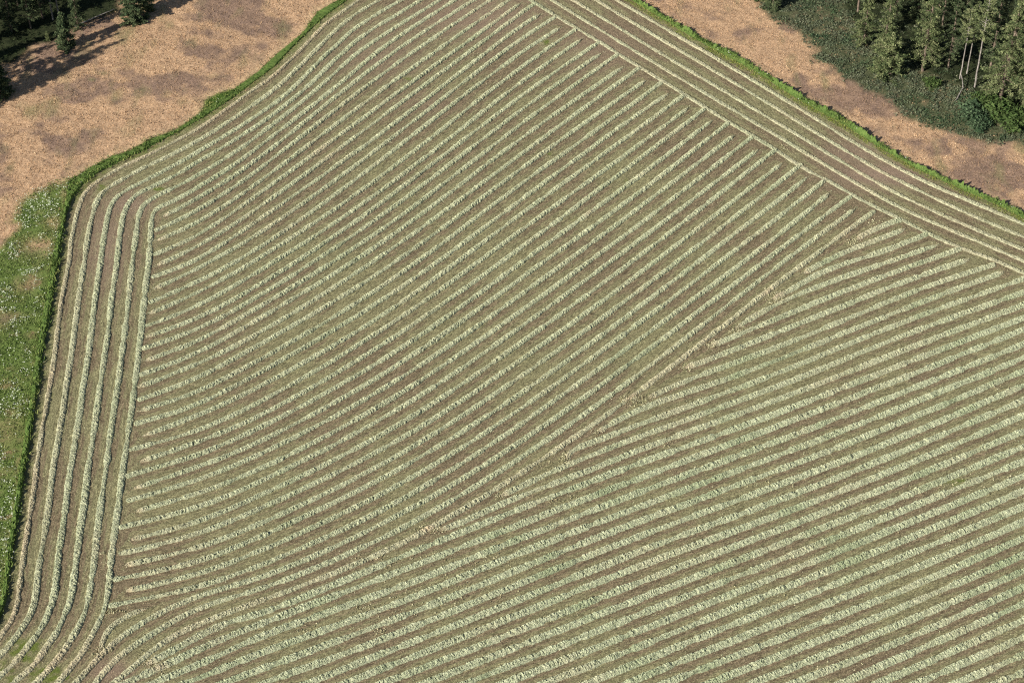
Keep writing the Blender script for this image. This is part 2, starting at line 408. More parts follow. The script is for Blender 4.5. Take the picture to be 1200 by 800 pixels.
for cx, cy, rx, ry, a in ((48,290,20,10,.75),(10,372,22,8,.7),(60,262,8,10,.5),(30,330,14,8,.4),(10,500,14,20,.3)): m_mead *= 1 - a * np.exp(-(((PX + wx2 - cx) / rx) ** 2 + ((PY + wy2 - cy) / ry) ** 2))
m_brush = blur(inpoly(PX + wx2, PY + wy2, BRUSH) & ~field & farok, 9)
m_brush = np.clip(m_brush * (.55 + 1.1 * fbm(GX / 2.5, GY / 2.5, 222, 4)), 0, 1)
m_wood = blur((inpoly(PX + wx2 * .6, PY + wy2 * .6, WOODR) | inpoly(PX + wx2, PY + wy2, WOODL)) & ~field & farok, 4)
BL = np.array(LEFT_OUT + LEFT_IN[::-1]); BR = np.array(RIGHT_OUT + RIGHT_IN[::-1])
bumpL = [(234,136),(240,118),(252,111),(268,106),(275,104),(262,116)]
m_bord = blur(inpoly(PX + wx * .6, PY + wy * .6, BL) | inpoly(PX + wx * .6, PY + wy * .6, BR) | inpoly(PX, PY, bumpL), 1)
# distance to nearest row, arc length (for streaks that run with the mowing)
lat = np.full(GX.shape, 9.0, np.float32); lon = np.zeros(GX.shape, np.float32)
offs = np.arange(-3.3, 3.31, .3)
for q, r in enumerate(ROWS):
    G = r['G'][::2]; s = r['s'][::2]; T = np.gradient(G, axis=0); T /= np.linalg.norm(T, axis=1)[:, None]
    Nn = np.stack([-T[:, 1], T[:, 0]], 1)
    X = G[:, 0][:, None] + Nn[:, 0][:, None] * offs; Y = G[:, 1][:, None] + Nn[:, 1][:, None] * offs
    D = np.broadcast_to(offs, X.shape); S = np.broadcast_to(s[:, None] + q * 57.3, X.shape)
    ix = np.rint((X - xf[0]) / .55).astype(int); iy = np.rint((Y - yf[0]) / .55).astype(int)
    ok = (ix >= 0) & (ix < len(xf)) & (iy >= 0) & (iy < len(yf))
    ix = ix[ok] + len(xl); iy = iy[ok] + len(yl); D = D[ok]; S = S[ok]
    o = np.argsort(-np.abs(D), kind='stable'); ix, iy, D, S = ix[o], iy[o], D[o], S[o]
    better = np.abs(D) < np.abs(lat[iy, ix]) + 1e-4
    lat[iy[better], ix[better]] = D[better]; lon[iy[better], ix[better]] = S[better]
Z = np.zeros_like(GX)
rough_z = (fbm(GX / 3.0, GY / 3.0, 33, 4) - .5) * .5 + (fbm(GX / 25, GY / 25, 37, 3) - .5) * .8
Z = rough_z * (1 - blur(m_field > .02, 6)) * farok - .05 * 0
# the field drops a touch at the very edge, no relief inside
ny_, nx_ = GX.shape
I = np.arange(ny_ * nx_).reshape(ny_, nx_)
Q = np.stack([I[:-1, :-1], I[:-1, 1:], I[1:, 1:], I[1:, :-1]], -1).reshape(-1, 4)
# extra hand placed tints: pinkish trampled patch, greener patches
def blob(cx, cy, rx, ry): return np.exp(-(((PX - cx) / rx) ** 2 + ((PY - cy) / ry) ** 2))
green = np.zeros_like(GX)
for b, a in [((478,92,10,5),.9),((430,95,60,25),.3),((640,50,7,5),1),((120,222,10,14),.9),((185,222,14,4),.9),((645,180,10,6),.7),((670,258,28,12),.6),
             ((735,212,18,10),.7),((400,325,110,45),.45),((560,300,120,50),.45),((650,400,140,45),.45),((900,60,40,14),.0),((60,470,10,90),.6),((55,560,10,40),.5),((30,760,34,22),1.0),
             ((60,790,40,20),1.0),((0,790,40,30),.8),((330,420,60,30),.4),((290,300,50,25),.3),((1120,565,30,10),.8),((900,340,50,20),.3),((1150,620,25,10),.6),((410,720,40,10),.3),((180,770,60,30),.4),((1000,440,160,45),.35),
             ((700,790,120,20),.3),((1150,740,60,14),.4),((240,440,60,20),.3),((850,330,60,30),.25)]:
    green = np.maximum(green, a * blob(*b))
pink = np.zeros_like(GX)
for b, a in [((1030,205,55,16),1),((1000,180,40,16),.7),((560,20,80,28),.7),((450,60,60,35),.45),((125,290,25,50),.7),((150,240,30,16),.8),((130,785,28,14),.8),((700,55,60,30),.5),
             ((160,10,60,30),0),((500,120,40,15),.3)]:
    pink = np.maximum(pink, a * blob(*b))

russet = np.zeros_like(GX); dgreen = np.zeros_like(GX)
for b, a in [((70,172,42,22),1),((110,160,40,14),.7),((240,55,40,12),.9),((300,25,36,14),.7),((335,38,30,14),.8),((165,100,60,16),.6),((200,92,30,8),.8),((255,5,40,8),.7),((290,60,40,14),.6),
             ((1130,165,50,9),1),((1180,195,40,12),.9),((1105,175,26,8),.9),((990,120,50,12),.7),((860,40,30,12),.8),((835,60,26,8),.5),((940,85,40,10),.5),((20,200,30,20),.5),((1150,205,40,10),.6)]:
    russet = np.maximum(russet, a * blob(*b))
for b, a in [((35,130,34,16),.8),((60,118,16,6),.6),((800,12,20,8),.8),((1195,170,30,8),.7),((1100,195,25,5),.6),((220,170,30,6),.3),((120,86,8,3),.8),((107,94,6,3),.9),((15,235,16,14),.4)]:
    dgreen = np.maximum(dgreen, a * blob(*b))
rq = .62 * fbm(GX / 22, GY / 22, 301, 6) + .38 * fbm(GX / 5, GY / 5, 303, 4) + .20 * russet
m_rus = np.clip((rq - .50) / .12, 0, 1); m_rus = m_rus * m_rus * (3 - 2 * m_rus) * (.6 + .4 * fbm(GX / 1.5, GY / 1.5, 305))
m_dg = np.clip((fbm(GX / 4, GY / 9, 311, 5) + .30 * dgreen - .60) / .25, 0, 1) * .6
m_edge = np.clip(blur(m_bord, 14) * 4 - .2, 0, 1) * m_field * .75
m_pale = np.clip(blur(m_bord, 40) * 5 - .35, 0, 1) * .8 * (1 - m_field)
gm = N('ground_soil_stubble_and_dry_grass', .95, .1)
u = gm.attr('lat'); cv = gm.t.nodes.new('ShaderNodeCombineXYZ')
gm.L(gm.math('MULTIPLY', u, 2.4), cv.inputs[0]); gm.L(gm.math('MULTIPLY', gm.attr('lon'), .10), cv.inputs[1])
streak = gm.noise(1.0, 4, cv.outputs[0], .7)
fine = gm.noise(3.2, 4, rough=.9)
c = gm.ramp(fine, [(.34, (.10, .077, .048)), (.5, (.205, .162, .10)), (.66, (.36, .295, .19))])
stub = gm.ramp(gm.noise(3.4, 4, rough=.9), [(.34, (.12, .118, .057)), (.5, (.25, .236, .126)), (.66, (.40, .38, .215))])
lowf = gm.math('MULTIPLY_ADD', gm.noise(.045, 4, dist=.5), 1.5, -.25)
sg = gm.math('ADD', gm.math('MULTIPLY', streak, 1.1), gm.math('MULTIPLY', lowf, .9))
sg = gm.math('ADD', sg, gm.math('MULTIPLY', gm.attr('green'), .35))
sg = gm.math('SUBTRACT', sg, gm.math('MULTIPLY', gm.attr('pink'), .3))
sg = gm.math('ADD', sg, gm.math('MULTIPLY_ADD', gm.step(u, 3.4, 3.6), .22, -.10))
cv2 = gm.t.nodes.new('ShaderNodeCombineXYZ')
gm.L(gm.math('MULTIPLY', u, 4.5), cv2.inputs[0]); gm.L(gm.math('MULTIPLY', gm.attr('lon'), .9), cv2.inputs[1])
c = gm.mix(gm.math('MULTIPLY', gm.step(sg, .86, 1.16), .95), c, stub)
c = gm.scale(c, gm.cell(1.0, .62, 1.38, cv2.outputs[0]))
c = gm.scale(c, gm.cell(3.6, .68, 1.36))
pinkc = gm.ramp(fine, [(.3, (.24, .16, .115)), (.7, (.46, .34, .27))])
c = gm.mix(gm.math('MULTIPLY', gm.attr('pink'), .65), c, pinkc)
vg = gm.ramp(gm.noise(1.5, 4, rough=.8), [(.3, (.085, .12, .025)), (.7, (.20, .24, .06))])
gf = gm.step(gm.math('MULTIPLY', gm.attr('green'), gm.noise(.5, 4)), .28, .5)
gf = gm.math('MAXIMUM', gf, gm.math('MULTIPLY', gm.attr('edge'), gm.step(gm.noise(.35, 4), .40, .56)))
c = gm.mix(gf, c, vg)
c_dry1 = gm.ramp(gm.noise(2.0, 5, rough=.9), [(.32, (.23, .145, .09)), (.5, (.54, .355, .215)), (.68, (.80, .58, .38))])
c_dry2 = gm.ramp(gm.noise(2.2, 5, rough=.9), [(.33, (.085, .06, .05)), (.5, (.235, .16, .125)), (.68, (.44, .31, .24))])
c_dry = gm.mix(gm.attr('russet'), c_dry1, c_dry2)
c_gdry = gm.ramp(gm.noise(2, 4), [(.3, (.12, .13, .05)), (.7, (.32, .30, .15))])
c_dry = gm.mix(gm.attr('dgreen'), c_dry, c_gdry)
c_pale = gm.ramp(gm.noise(2.1, 4, rough=.9), [(.32, (.36, .23, .12)), (.68, (.82, .62, .38))])
c_dry = gm.mix(gm.attr('pale'), c_dry, c_pale)
c_dry = gm.scale(c_dry, gm.cell(2.8, .80, 1.17))
c_mead = gm.ramp(gm.noise(.9, 5, rough=.8), [(.3, (.075, .12, .03)), (.7, (.20, .27, .075))])
c_mead = gm.mix(gm.step(gm.noise(.11, 4), .56, .68), c_mead, gm.ramp(gm.noise(1.5, 4), [(.3, (.17, .13, .06)), (.7, (.34, .27, .14))]))
c_brush = gm.ramp(gm.noise(1.6, 5, rough=.9), [(.33, (.022, .034, .016)), (.5, (.085, .10, .05)), (.68, (.22, .215, .13))])
c_wood = gm.ramp(gm.noise(.5, 5, rough=.8), [(.35, (.018, .025, .012)), (.7, (.055, .065, .03))])  # woodland floor, colour darkened to stand for shade under the trees
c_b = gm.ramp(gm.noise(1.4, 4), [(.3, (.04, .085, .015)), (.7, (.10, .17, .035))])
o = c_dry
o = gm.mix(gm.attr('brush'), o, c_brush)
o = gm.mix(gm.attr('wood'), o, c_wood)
o = gm.mix(gm.attr('meadow'), o, c_mead)
o = gm.mix(gm.attr('field'), o, c)
o = gm.mix(gm.attr('border'), o, c_b)
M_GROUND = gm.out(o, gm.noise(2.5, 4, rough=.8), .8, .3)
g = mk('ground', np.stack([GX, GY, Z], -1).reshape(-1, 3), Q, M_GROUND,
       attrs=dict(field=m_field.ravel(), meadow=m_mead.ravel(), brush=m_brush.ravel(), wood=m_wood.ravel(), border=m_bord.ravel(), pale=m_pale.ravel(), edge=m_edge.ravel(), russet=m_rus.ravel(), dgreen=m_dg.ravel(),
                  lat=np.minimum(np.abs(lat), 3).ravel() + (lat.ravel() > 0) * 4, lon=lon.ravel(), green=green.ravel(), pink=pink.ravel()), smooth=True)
tag(g, 'mown brown stubble field with dry tan grassland and a green meadow around it', kind='structure')
def sample(mask, x, y):
    ix = np.clip(np.rint((x - xf[0]) / .55).astype(int), 0, len(xf) - 1) + len(xl)
    iy = np.clip(np.rint((y - yf[0]) / .55).astype(int), 0, len(yf) - 1) + len(yl)
    return mask[iy, ix]

# ------------------------------------------------------------------ windrows
NT = 11
tt = np.linspace(-1, 1, NT)
def tufts(x, y, z, size, h, nb=3, spread=.5, lean=(0, 0)):
    """nb upright leaf-like triangles per tuft -> V, F, tuft id"""
    n = len(x); a = rng.uniform(0, 2 * math.pi, (n, nb)); w = size[:, None] * rng.uniform(.5, 1, (n, nb)) * .5
    bx = x[:, None] + rng.normal(0, 1, (n, nb)) * size[:, None] * spread; by = y[:, None] + rng.normal(0, 1, (n, nb)) * size[:, None] * spread
    hh = h[:, None] * rng.uniform(.6, 1.1, (n, nb))
    tx = bx + rng.normal(0, .45, (n, nb)) * hh + lean[0] * hh; ty = by + rng.normal(0, .45, (n, nb)) * hh + lean[1] * hh
    zz = np.broadcast_to(z[:, None], a.shape)
    p1 = np.stack([bx - np.cos(a) * w, by - np.sin(a) * w, zz - .05], -1)
    p2 = np.stack([bx + np.cos(a) * w, by + np.sin(a) * w, zz - .05], -1)
    p3 = np.stack([tx, ty, zz + hh], -1)
    V = np.stack([p1, p2, p3], 2).reshape(-1, 3)
    Fc = np.arange(len(V)).reshape(-1, 3)
    tid = np.repeat(np.arange(n), nb * 3)
    return V, Fc, tid
for q, r in enumerate(ROWS):
    G, s = r['G'], r['s']; n = len(G)
    T = np.gradient(G, axis=0); T /= np.linalg.norm(T, axis=1)[:, None]; Nn = np.stack([-T[:, 1], T[:, 0]], 1)
    thin = 1 - .30 * np.clip((vn(s / 3.5, s * 0 + 11, q + 15) - .68) / .2, 0, 1)
    wid = r['w'] * thin * (1 + .10 * (vn(s / 1.3, s * 0 + 3, q) - .5) + .16 * (vn(s / 9, s * 0 + 7, q + 5) - .5) + .16 * (vn(s / .35, s * 0, q + 9) - .5))
    hgt = ({'R': .24, 'L': .34}.get(r['fam'], .39)) * thin * (1 + .25 * (vn(s / 1.7, s * 0 + 1, q + 31) - .5)) * (.8 + .4 * vn(s / 14, s * 0, q + 77))
    mean = .12 * (vn(s / 6, s * 0 + 2, q + 41) - .5) + .05 * (vn(s / 1.3, s * 0 + 2, q + 45) - .5)
    lt, rt = r['tips']; L = s[-1]
    taper = np.ones(n)
    for e, d in ((lt, s), (rt, L - s)):
        if e: taper *= np.clip(.35 + d / 2.6, .35, 1)
        else: taper *= np.clip(.5 + d / .8, .5, 1)
    wid = wid * taper; hgt = hgt * (.35 + .65 * taper)
    S, TT = np.meshgrid(s, tt, indexing='ij')
    Sc = S + .40 * TT ** 2 + .15 * vn(S / 1.5, TT * 2, q + 60)
    rid = vn(Sc / .30, TT * .9 + 40 + q, q + 100) - .5
    lump = vn(Sc / .55, TT * 2.2 + 10 + q, q + 200) - .5
    jit = rng.random(S.shape) - .5
    cut = np.clip((vn(Sc / .36, TT * 1.3 + 70, q + 300) - .60) / .25, 0, 1) * (vn(Sc / 2.5, TT * 0 + 5, q + 310) > .35)
    if r['fam'] in 'UB':        # the swath is steep on its upper side and thins out on the lower one
        prof = np.where(TT > .55, np.maximum(0, 1 - ((TT - .55) / .45) ** 2) ** .5, (np.clip((TT + 1) / 1.55, 0, 1)) ** .55)
    else: prof = np.maximum(0, 1 - TT ** 2) ** .5
    z = hgt[:, None] * prof * (1 + .50 * rid + .30 * lump + .7 * jit - .65 * cut) - .03
    z = np.where(np.abs(TT) > .99, -.05, np.maximum(z, .01))
    off = (TT * wid[:, None]) * (1 + .16 * rid) + mean[:, None] + jit * .06
    along = .10 * (rng.random(S.shape) - .5)
    X = G[:, 0][:, None] + Nn[:, 0][:, None] * off + T[:, 0][:, None] * along
    Y = G[:, 1][:, None] + Nn[:, 1][:, None] * off + T[:, 1][:, None] * along
    V = np.stack([X, Y, z], -1).reshape(-1, 3)
    I = np.arange(n * NT).reshape(n, NT)
    Q = np.stack([I[:-1, :-1], I[1:, :-1], I[1:, 1:], I[:-1, 1:]], -1).reshape(-1, 4)
    Q = Q[:, ::-1]
    tone = (.55 + .5 * rid + .75 * jit + .3 * lump).reshape(-1)
    # ragged straws standing off the row and fallen beside it
    m = int(L * 16)
    k = rng.integers(0, n, m); t_ = np.where(rng.random(m) < .7, rng.uniform(-1.1, 1.1, m), rng.normal(0, 1.05, m)); o_ = t_ * wid[k] + mean[k]
    zz = hgt[k] * np.maximum(0, 1 - t_ ** 2) ** .55 * .85
    tx = G[k, 0] + Nn[k, 0] * o_; ty = G[k, 1] + Nn[k, 1] * o_
    for e, ke, sg in ((lt, 0, -1), (rt, n - 1, 1)):
        if e:
            kk = 26; a = np.abs(rng.normal(0, .9, kk)) * sg; b = rng.normal(0, .38, kk)
            j = rng.integers(0, m, kk)
            tx[j] = G[ke, 0] + T[ke, 0] * a + Nn[ke, 0] * b; ty[j] = G[ke, 1] + T[ke, 1] * a + Nn[ke, 1] * b; zz[j] = 0
    V2, F2, tid = tufts(tx, ty, zz, np.full(m, .26), rng.uniform(.06, .30, m), nb=1, spread=.1)
    tn2 = rng.uniform(.2, 1.1, m)[tid]
    px, py = pix(V[:, 0], V[:, 1])
    def dryness(px, py):
        d = np.zeros(len(px))
        for cx, cy, rx, ry, a in ((1030,205,60,25,.5),(60,775,70,26,.75),(115,770,40,30,.7),(25,650,22,90,.0),(740,466,14,8,1),(905,345,16,10,.9),(660,535,14,10,.6),(500,620,14,6,1),
                                  (1000,275,40,18,.5),(830,402,14,8,.6),(880,365,30,10,.4),(187,782,12,6,.7),(380,178,22,14,.6),(690,250,8,6,.5),(580,15,40,20,.4)):
            d = np.maximum(d, a * np.exp(-(((px - cx) / rx) ** 2 + ((py - cy) / ry) ** 2)))
        return d
    bd = {'L': {1: .62, 2: .22}.get(r['idx'], .05), 'R': .30, 'A': .06, 'U': .10, 'B': 0, 'S': .3}[r['fam']]
    if r['fam'] == 'A' and r['idx'] == 35: bd = .3
    ends = np.zeros(n)
    if lt: ends = np.maximum(ends, np.exp(-(s / 2.2) ** 2) * .8)
    if rt: ends = np.maximum(ends, np.exp(-((L - s) / 1.6) ** 2) * .6)
    dr = np.maximum(dryness(px, py), bd * (.5 + vn(V[:, 0] / 7, V[:, 1] / 7, 3)))
    dr = np.maximum(dr, np.repeat(ends, NT))
    px2, py2 = pix(V2[:, 0], V2[:, 1]); dr2 = np.maximum(dryness(px2, py2), bd)
    o = mk('windrow', np.concatenate([V, V2]), [Q, F2 + len(V)], M_HAY_B if r['fam'] in 'BU' else M_HAY_A,
           attrs=dict(tone=np.clip(np.r_[tone, tn2], 0, 1.2), dry=np.clip(np.r_[dr, dr2], 0, 1)))
    tag(o, rowlabel(r), 'hay windrow', GR[r['fam']])

# ------------------------------------------------------------------ loose hay, grass, flowers, brush (nobody could count these)
def scatter(n, box, fn):
    """random ground points inside a photo-pixel box, uniform on the ground, kept with probability fn(x,y,px,py)"""
    c = gnd(*np.array([(box[0], box[1]), (box[2], box[1]), (box[0], box[3]), (box[2], box[3])], float).T)
    x = rng.uniform(c[:, 0].min(), c[:, 0].max(), n); y = rng.uniform(c[:, 1].min(), c[:, 1].max(), n)
    px, py = pix(x, y)
    ok = rng.random(n) < fn(x, y, px, py)
    return x[ok], y[ok], px[ok], py[ok]
def stuff(name, mat, V, Fc, tone, label):
    o = mk(name, V, Fc, mat, attrs=dict(tone=tone)); tag(o, label, name.replace('_', ' '), kind='stuff'); return o

# loose wisps between the rows
x, y, px, py = scatter(80000, (-60, -40, 1260, 860), lambda x, y, px, py: (sample(m_field, x, y) > .9) * (.15 + .85 * (vn(x / 12, y / 12, 71) > .55)) * (vn(x / 2, y / 2, 72) ** 2 + .15))
ex = []
for cx, cy, rx, ry, m in ((505,622,8,3,40),(440,655,25,4,30),(480,700,60,10,60),(745,468,9,4,50),(735,470,10,4,30),(905,348,9,4,50),(912,352,6,3,30),(660,538,4,4,25),(650,548,14,4,40),(835,405,8,4,40),
                          (1024,260,6,2.5,30),(1000,286,5,3,25),(860,388,5,3,20),(135,716,8,2,30),(122,649,3,1.5,12),(670,583,3,9,30),(655,590,8,5,30),(780,520,5,4,20),(1168,455,3,3,10),
                          (425,711,7,2.5,30),(355,737,5,2,25),(445,740,5,2,25),(500,655,60,6,70),(560,660,30,8,50),(530,690,40,10,50),(1010,530,50,10,60),(940,565,40,8,50),(1150,560,30,12,80),(1110,620,30,10,50),(930,715,40,14,50),(1020,780,30,8,40),
 (740,466,4,2,70),(748,471,5,1.5,60),(906,346,5,2,60),(913,353,5,1.5,50),(664,537,2.5,3,50),(500,620,6,2,60),(1002,282,3,3,50),(833,404,5,2,50),(804,431,5,2,40),(588,581,5,2,40),(700,506,4,1.5,30),(862,386,5,2,40),(186,782,5,3,50),(122,762,5,3,50),(170,764,5,2,20),(131,716,6,1.5,40),(920,172,3,2,25)):
    q = gnd(rng.normal(cx, rx, m), rng.normal(cy, ry, m)); ex.append(q)
ex = np.concatenate(ex); x = np.r_[x, ex[:, 0]]; y = np.r_[y, ex[:, 1]]
n = len(x); big = np.r_[np.full(n - len(ex), 1.0), np.full(len(ex), 1.9)]
V, Fc, tid = tufts(x, y, np.zeros(n), .34 * big, rng.uniform(.05, .22, n) * big, nb=2, spread=.4)
M_LOOSE = mat_tone('loose_straw', [(0, (.30, .29, .17)), (.5, (.46, .445, .28)), (1, (.62, .59, .41))])
stuff('loose_hay', M_LOOSE, V, Fc, rng.random(n)[tid], 'loose wisps of pale hay dropped on the stubble between the windrows')

# dry tan grassland
nf = lambda x, y: (1 - sample(m_field, x, y)) * (1 - sample(m_mead, x, y)) * (1 - sample(m_bord, x, y)) * (1 - sample(m_wood, x, y)) * (1 - .8 * sample(m_brush, x, y))
xs, ys = [], []
for box, cnt in (((-40, -40, 420, 300), 80000), ((740, -40, 1240, 270), 80000)):
    x, y, px, py = scatter(cnt, box, lambda x, y, px, py: nf(x, y) * (.3 + .7 * fbm(x / 6, y / 6, 50)) * (1 - .55 * sample(m_rus, x, y)))
    xs.append(x); ys.append(y)
x = np.concatenate(xs); y = np.concatenate(ys); n = len(x)
V, Fc, tid = tufts(x, y, sample(Z, x, y), np.full(n, .34), rng.uniform(.06, .40, n) * (.5 + fbm(x / 7, y / 7, 67)), nb=2, spread=.5)
stuff('dry_grass', M_DRY, V, Fc, (np.clip(rng.random(n) * .75 + .5 * (fbm(x / 3, y / 3, 61) - .25), 0, 1) * (1 - .8 * sample(m_rus, x, y)) + .25 * sample(m_rus, x, y) * rng.random(n))[tid], 'dry tan summer grass on the slopes outside the field')

# green meadow
x, y, px, py = scatter(110000, (-90, 200, 110, 860), lambda x, y, px, py: sample(m_mead, x, y) * (.25 + .75 * (fbm(x / 4, y / 4, 80) > .38)))
n = len(x); V, Fc, tid = tufts(x, y, sample(Z, x, y), np.full(n, .36), rng.uniform(.12, .45, n), nb=2)
stuff('meadow_grass', M_GREEN, V, Fc, np.clip(rng.random(n) * .8 + .4 * (fbm(x / 5, y / 5, 81) - .3), 0, 1)[tid], 'green unmown meadow grass left of the field')
def flat_heads(x, y, z, r):
    n = len(x); a = np.linspace(0, 2 * math.pi, 6)[:-1]
    P = np.stack([x[:, None] + r[:, None] * np.cos(a) * rng.uniform(.6, 1.2, (n, 5)), y[:, None] + r[:, None] * np.sin(a) * rng.uniform(.6, 1.2, (n, 5)),
                  np.broadcast_to(z[:, None], (n, 5)) + rng.normal(0, .04, (n, 5))], -1)
    C = np.stack([x, y, z + r * .45], -1)[:, None]
    V = np.concatenate([C, P], 1).reshape(-1, 3); b = np.arange(n)[:, None] * 6
    Fc = np.concatenate([np.stack([b[:, 0], b[:, 0] + 1 + k, b[:, 0] + 1 + (k + 1) % 5], 1) for k in range(5)])
    return V, Fc, np.repeat(np.arange(n), 6)
x, y, px, py = scatter(60000, (-90, 200, 110, 860), lambda x, y, px, py: sample(m_mead, x, y) * (.05 + .95 * (fbm(x / 6, y / 6, 91) > .51) * vn(x / 1.5, y / 1.5, 92)) * 1.2)
xb, yb, pxb, pyb = scatter(60000, (-60, -20, 1240, 860), lambda x, y, px, py: sample(m_bord, x, y) * (vn(x / 3, y / 3, 95) > .5) * np.where(px > 600, .45, .10))
x2 = np.r_[x, xb]; y2 = np.r_[y, yb]; n = len(x2)
hz = np.r_[rng.uniform(.35, .6, len(x)), rng.uniform(.8, 1.05, len(xb))]
V, Fc, tid = flat_heads(x2, y2, hz + sample(Z, x2, y2), rng.uniform(.05, .21, n))
stuff('wildflowers', M_FLOWER, V, Fc, rng.random(n)[tid], 'small white wildflower heads dotted over the green grass')

# lush border grass, a low strip both sides
x, y, px, py = scatter(300000, (-90, -40, 440, 860), lambda x, y, px, py: sample(m_bord, x, y))
xa, ya, pxa, pya = scatter(230000, (700, -40, 1280, 310), lambda x, y, px, py: sample(m_bord, x, y))
isb = inpoly(px, py, bumpL)
x = np.r_[x, xa]; y = np.r_[y, ya]; n = len(x)
isb = np.r_[isb, np.zeros(len(pxa), bool)]; right = np.arange(n) >= len(px)
low = np.where(right, 1.0, np.clip((np.r_[py, pya] - 60) / 160, .55, 1.25))
MID = [((a + c) / 2, (b + d) / 2 + .5) for (a, b), (c, d) in zip(RIGHT_OUT, RIGHT_IN)]
inner = right & inpoly(np.r_[px, pxa], np.r_[py, pya], MID + [(a, b + 3) for a, b in RIGHT_IN[::-1]])
vv = .45 + 1.0 * vn(x / 3, y / 3, 198)
hh = np.where(isb, .3, np.where(inner, .32, low * rng.uniform(.45, .85, n) * vv))
body = []
for OUT, INN, hb in ((LEFT_OUT, LEFT_IN, 1), (RIGHT_OUT, RIGHT_IN, 0)):
    def rs(P, m=900):
        G_ = gnd(*np.array(P, float).T); return resample(G_, np.linalg.norm(np.diff(G_, axis=0), axis=1).sum() / m)[0][:m - 2]
    a, b = rs(OUT), rs(INN); m = min(len(a), len(b)); a, b = a[:m], b[:m]
    w = np.array([0, .12, .3, .5, .7, .88, 1.0]); P = a[:, None] * (1 - w)[:, None] + b[:, None] * w[:, None]
    k2 = np.arange(m); n1 = vn(k2 / 3., k2 * 0., 5)[:, None] - .5; n2 = rng.random((m, 7)) - .5
    P = P + (n2 * .25 + n1 * .2)[..., None]
    yy = pix(P[..., 0], P[..., 1])[1]
    hb_ = np.clip((yy - 60) / 160, .5, 1.15) if hb else (.35 + 1.0 * np.clip(vn(k2 / 9., k2 * 0., 12) * 1.6 - .3, 0, 1))[:, None] + 0 * yy
    prof_ = np.array([0, .8, 1, 1, 1, .8, 0]) if hb else np.array([0, 1.45, 1.2, .55, .2, .1, 0])
    z = np.where((w == 0) | (w == 1), -.1, prof_ * hb_ * (.62 + .5 * n1 + .35 * n2 + .25 * (vn(k2 / 14., k2 * 0., 8)[:, None] - .5)))
    Vb = np.concatenate([P, z[..., None]], -1).reshape(-1, 3); I = np.arange(m * 7).reshape(m, 7)
    body.append((Vb, np.stack([I[:-1, :-1], I[1:, :-1], I[1:, 1:], I[:-1, 1:]], -1).reshape(-1, 4), rng.uniform(.1, .7, len(Vb))))
zb = np.where(isb | inner, 0, .35 * low)
V, Fc, tid = tufts(x, y, sample(Z, x, y) + zb, np.full(n, .36), hh, nb=2)
tn = np.clip(np.where(isb, .9, np.where(inner, .75 + .35 * rng.random(n), rng.random(n) * .8)) + .9 * (fbm(x / 3.5, y / 3.5, 99) - .42), 0, 1)
Vall = [V]; Fall = [Fc]; tall = [tn[tid]]; o_ = len(V)
for vb, fb, tb in body: Vall.append(vb); Fall.append(fb + o_); tall.append(tb); o_ += len(vb)
stuff('border_grass', M_BORDER, np.concatenate(Vall), Fall, np.concatenate(tall), 'lush green uncut grass strip around the edge of the mown field')
# yellow-green fringe just inside the right border
x, y, px, py = scatter(260000, (700, -40, 1280, 320), lambda x, y, px, py: (inpoly(px, py + 0, [(a, b + 5) for a, b in RIGHT_IN] + [(a, b - 1) for a, b in RIGHT_IN[::-1]])) * (fbm(x / 3, y / 3, 44) > .36))
n = len(x); V, Fc, tid = tufts(x, y, np.zeros(n), np.full(n, .30), rng.uniform(.10, .34, n), nb=2)
stuff('fringe_grass', M_YEL, V, Fc, rng.random(n)[tid], 'short yellow-green grass fringe between the right border and the outermost windrow')

# brush on the right
def leafclumps(x, y, z, rad, nl, size):
    n = len(x); th = rng.uniform(0, 2 * math.pi, (n, nl)); ph = np.arccos(rng.uniform(-.1, 1, (n, nl))); rr = rad[:, None] * rng.uniform(.5, 1, (n, nl))
    cx = x[:, None] + rr * np.sin(ph) * np.cos(th); cy = y[:, None] + rr * np.sin(ph) * np.sin(th); cz = z[:, None] + rr * np.cos(ph) * .85 + .05
    C = np.stack([cx, cy, cz], -1)[..., None, :]
    D = rng.normal(0, 1, (n, nl, 3, 3)) * size[:, None, None, None] * .5
    V = (C + D).reshape(-1, 3); return V, np.arange(len(V)).reshape(-1, 3), np.repeat(np.arange(n), nl * 3)
x, y, px, py = scatter(90000, (880, -50, 1260, 190), lambda x, y, px, py: sample(m_brush, x, y) * (1 - .75 * sample(m_wood, x, y)) * (.12 + .88 * (fbm(x / 3.2, y / 3.2, 55) > .46)) * .32)
n = len(x); V, Fc, tid = leafclumps(x, y, sample(Z, x, y), rng.uniform(.30, .95, n), 11, np.full(n, .32))
stuff('brush', M_BRUSH, V, Fc, np.clip(rng.random(n) * .8 + .5 * (fbm(x / 5, y / 5, 56) - .4), 0, 1)[tid], 'grey-green low brush covering the slope below the right-hand trees')
# green undergrowth at the foot of both woods, leaf colour darkened for shade
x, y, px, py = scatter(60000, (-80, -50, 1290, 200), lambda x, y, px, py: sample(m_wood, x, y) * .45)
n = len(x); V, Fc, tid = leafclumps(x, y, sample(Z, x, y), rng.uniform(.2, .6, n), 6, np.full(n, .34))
M_UND = mat_tone('shade_darkened_undergrowth_leaves', [(0, (.014, .027, .01)), (1, (.05, .07, .03))])
stuff('undergrowth', M_UND, V, Fc, rng.random(n)[tid], 'green undergrowth on the floor of the woods, its colour darkened for shade')

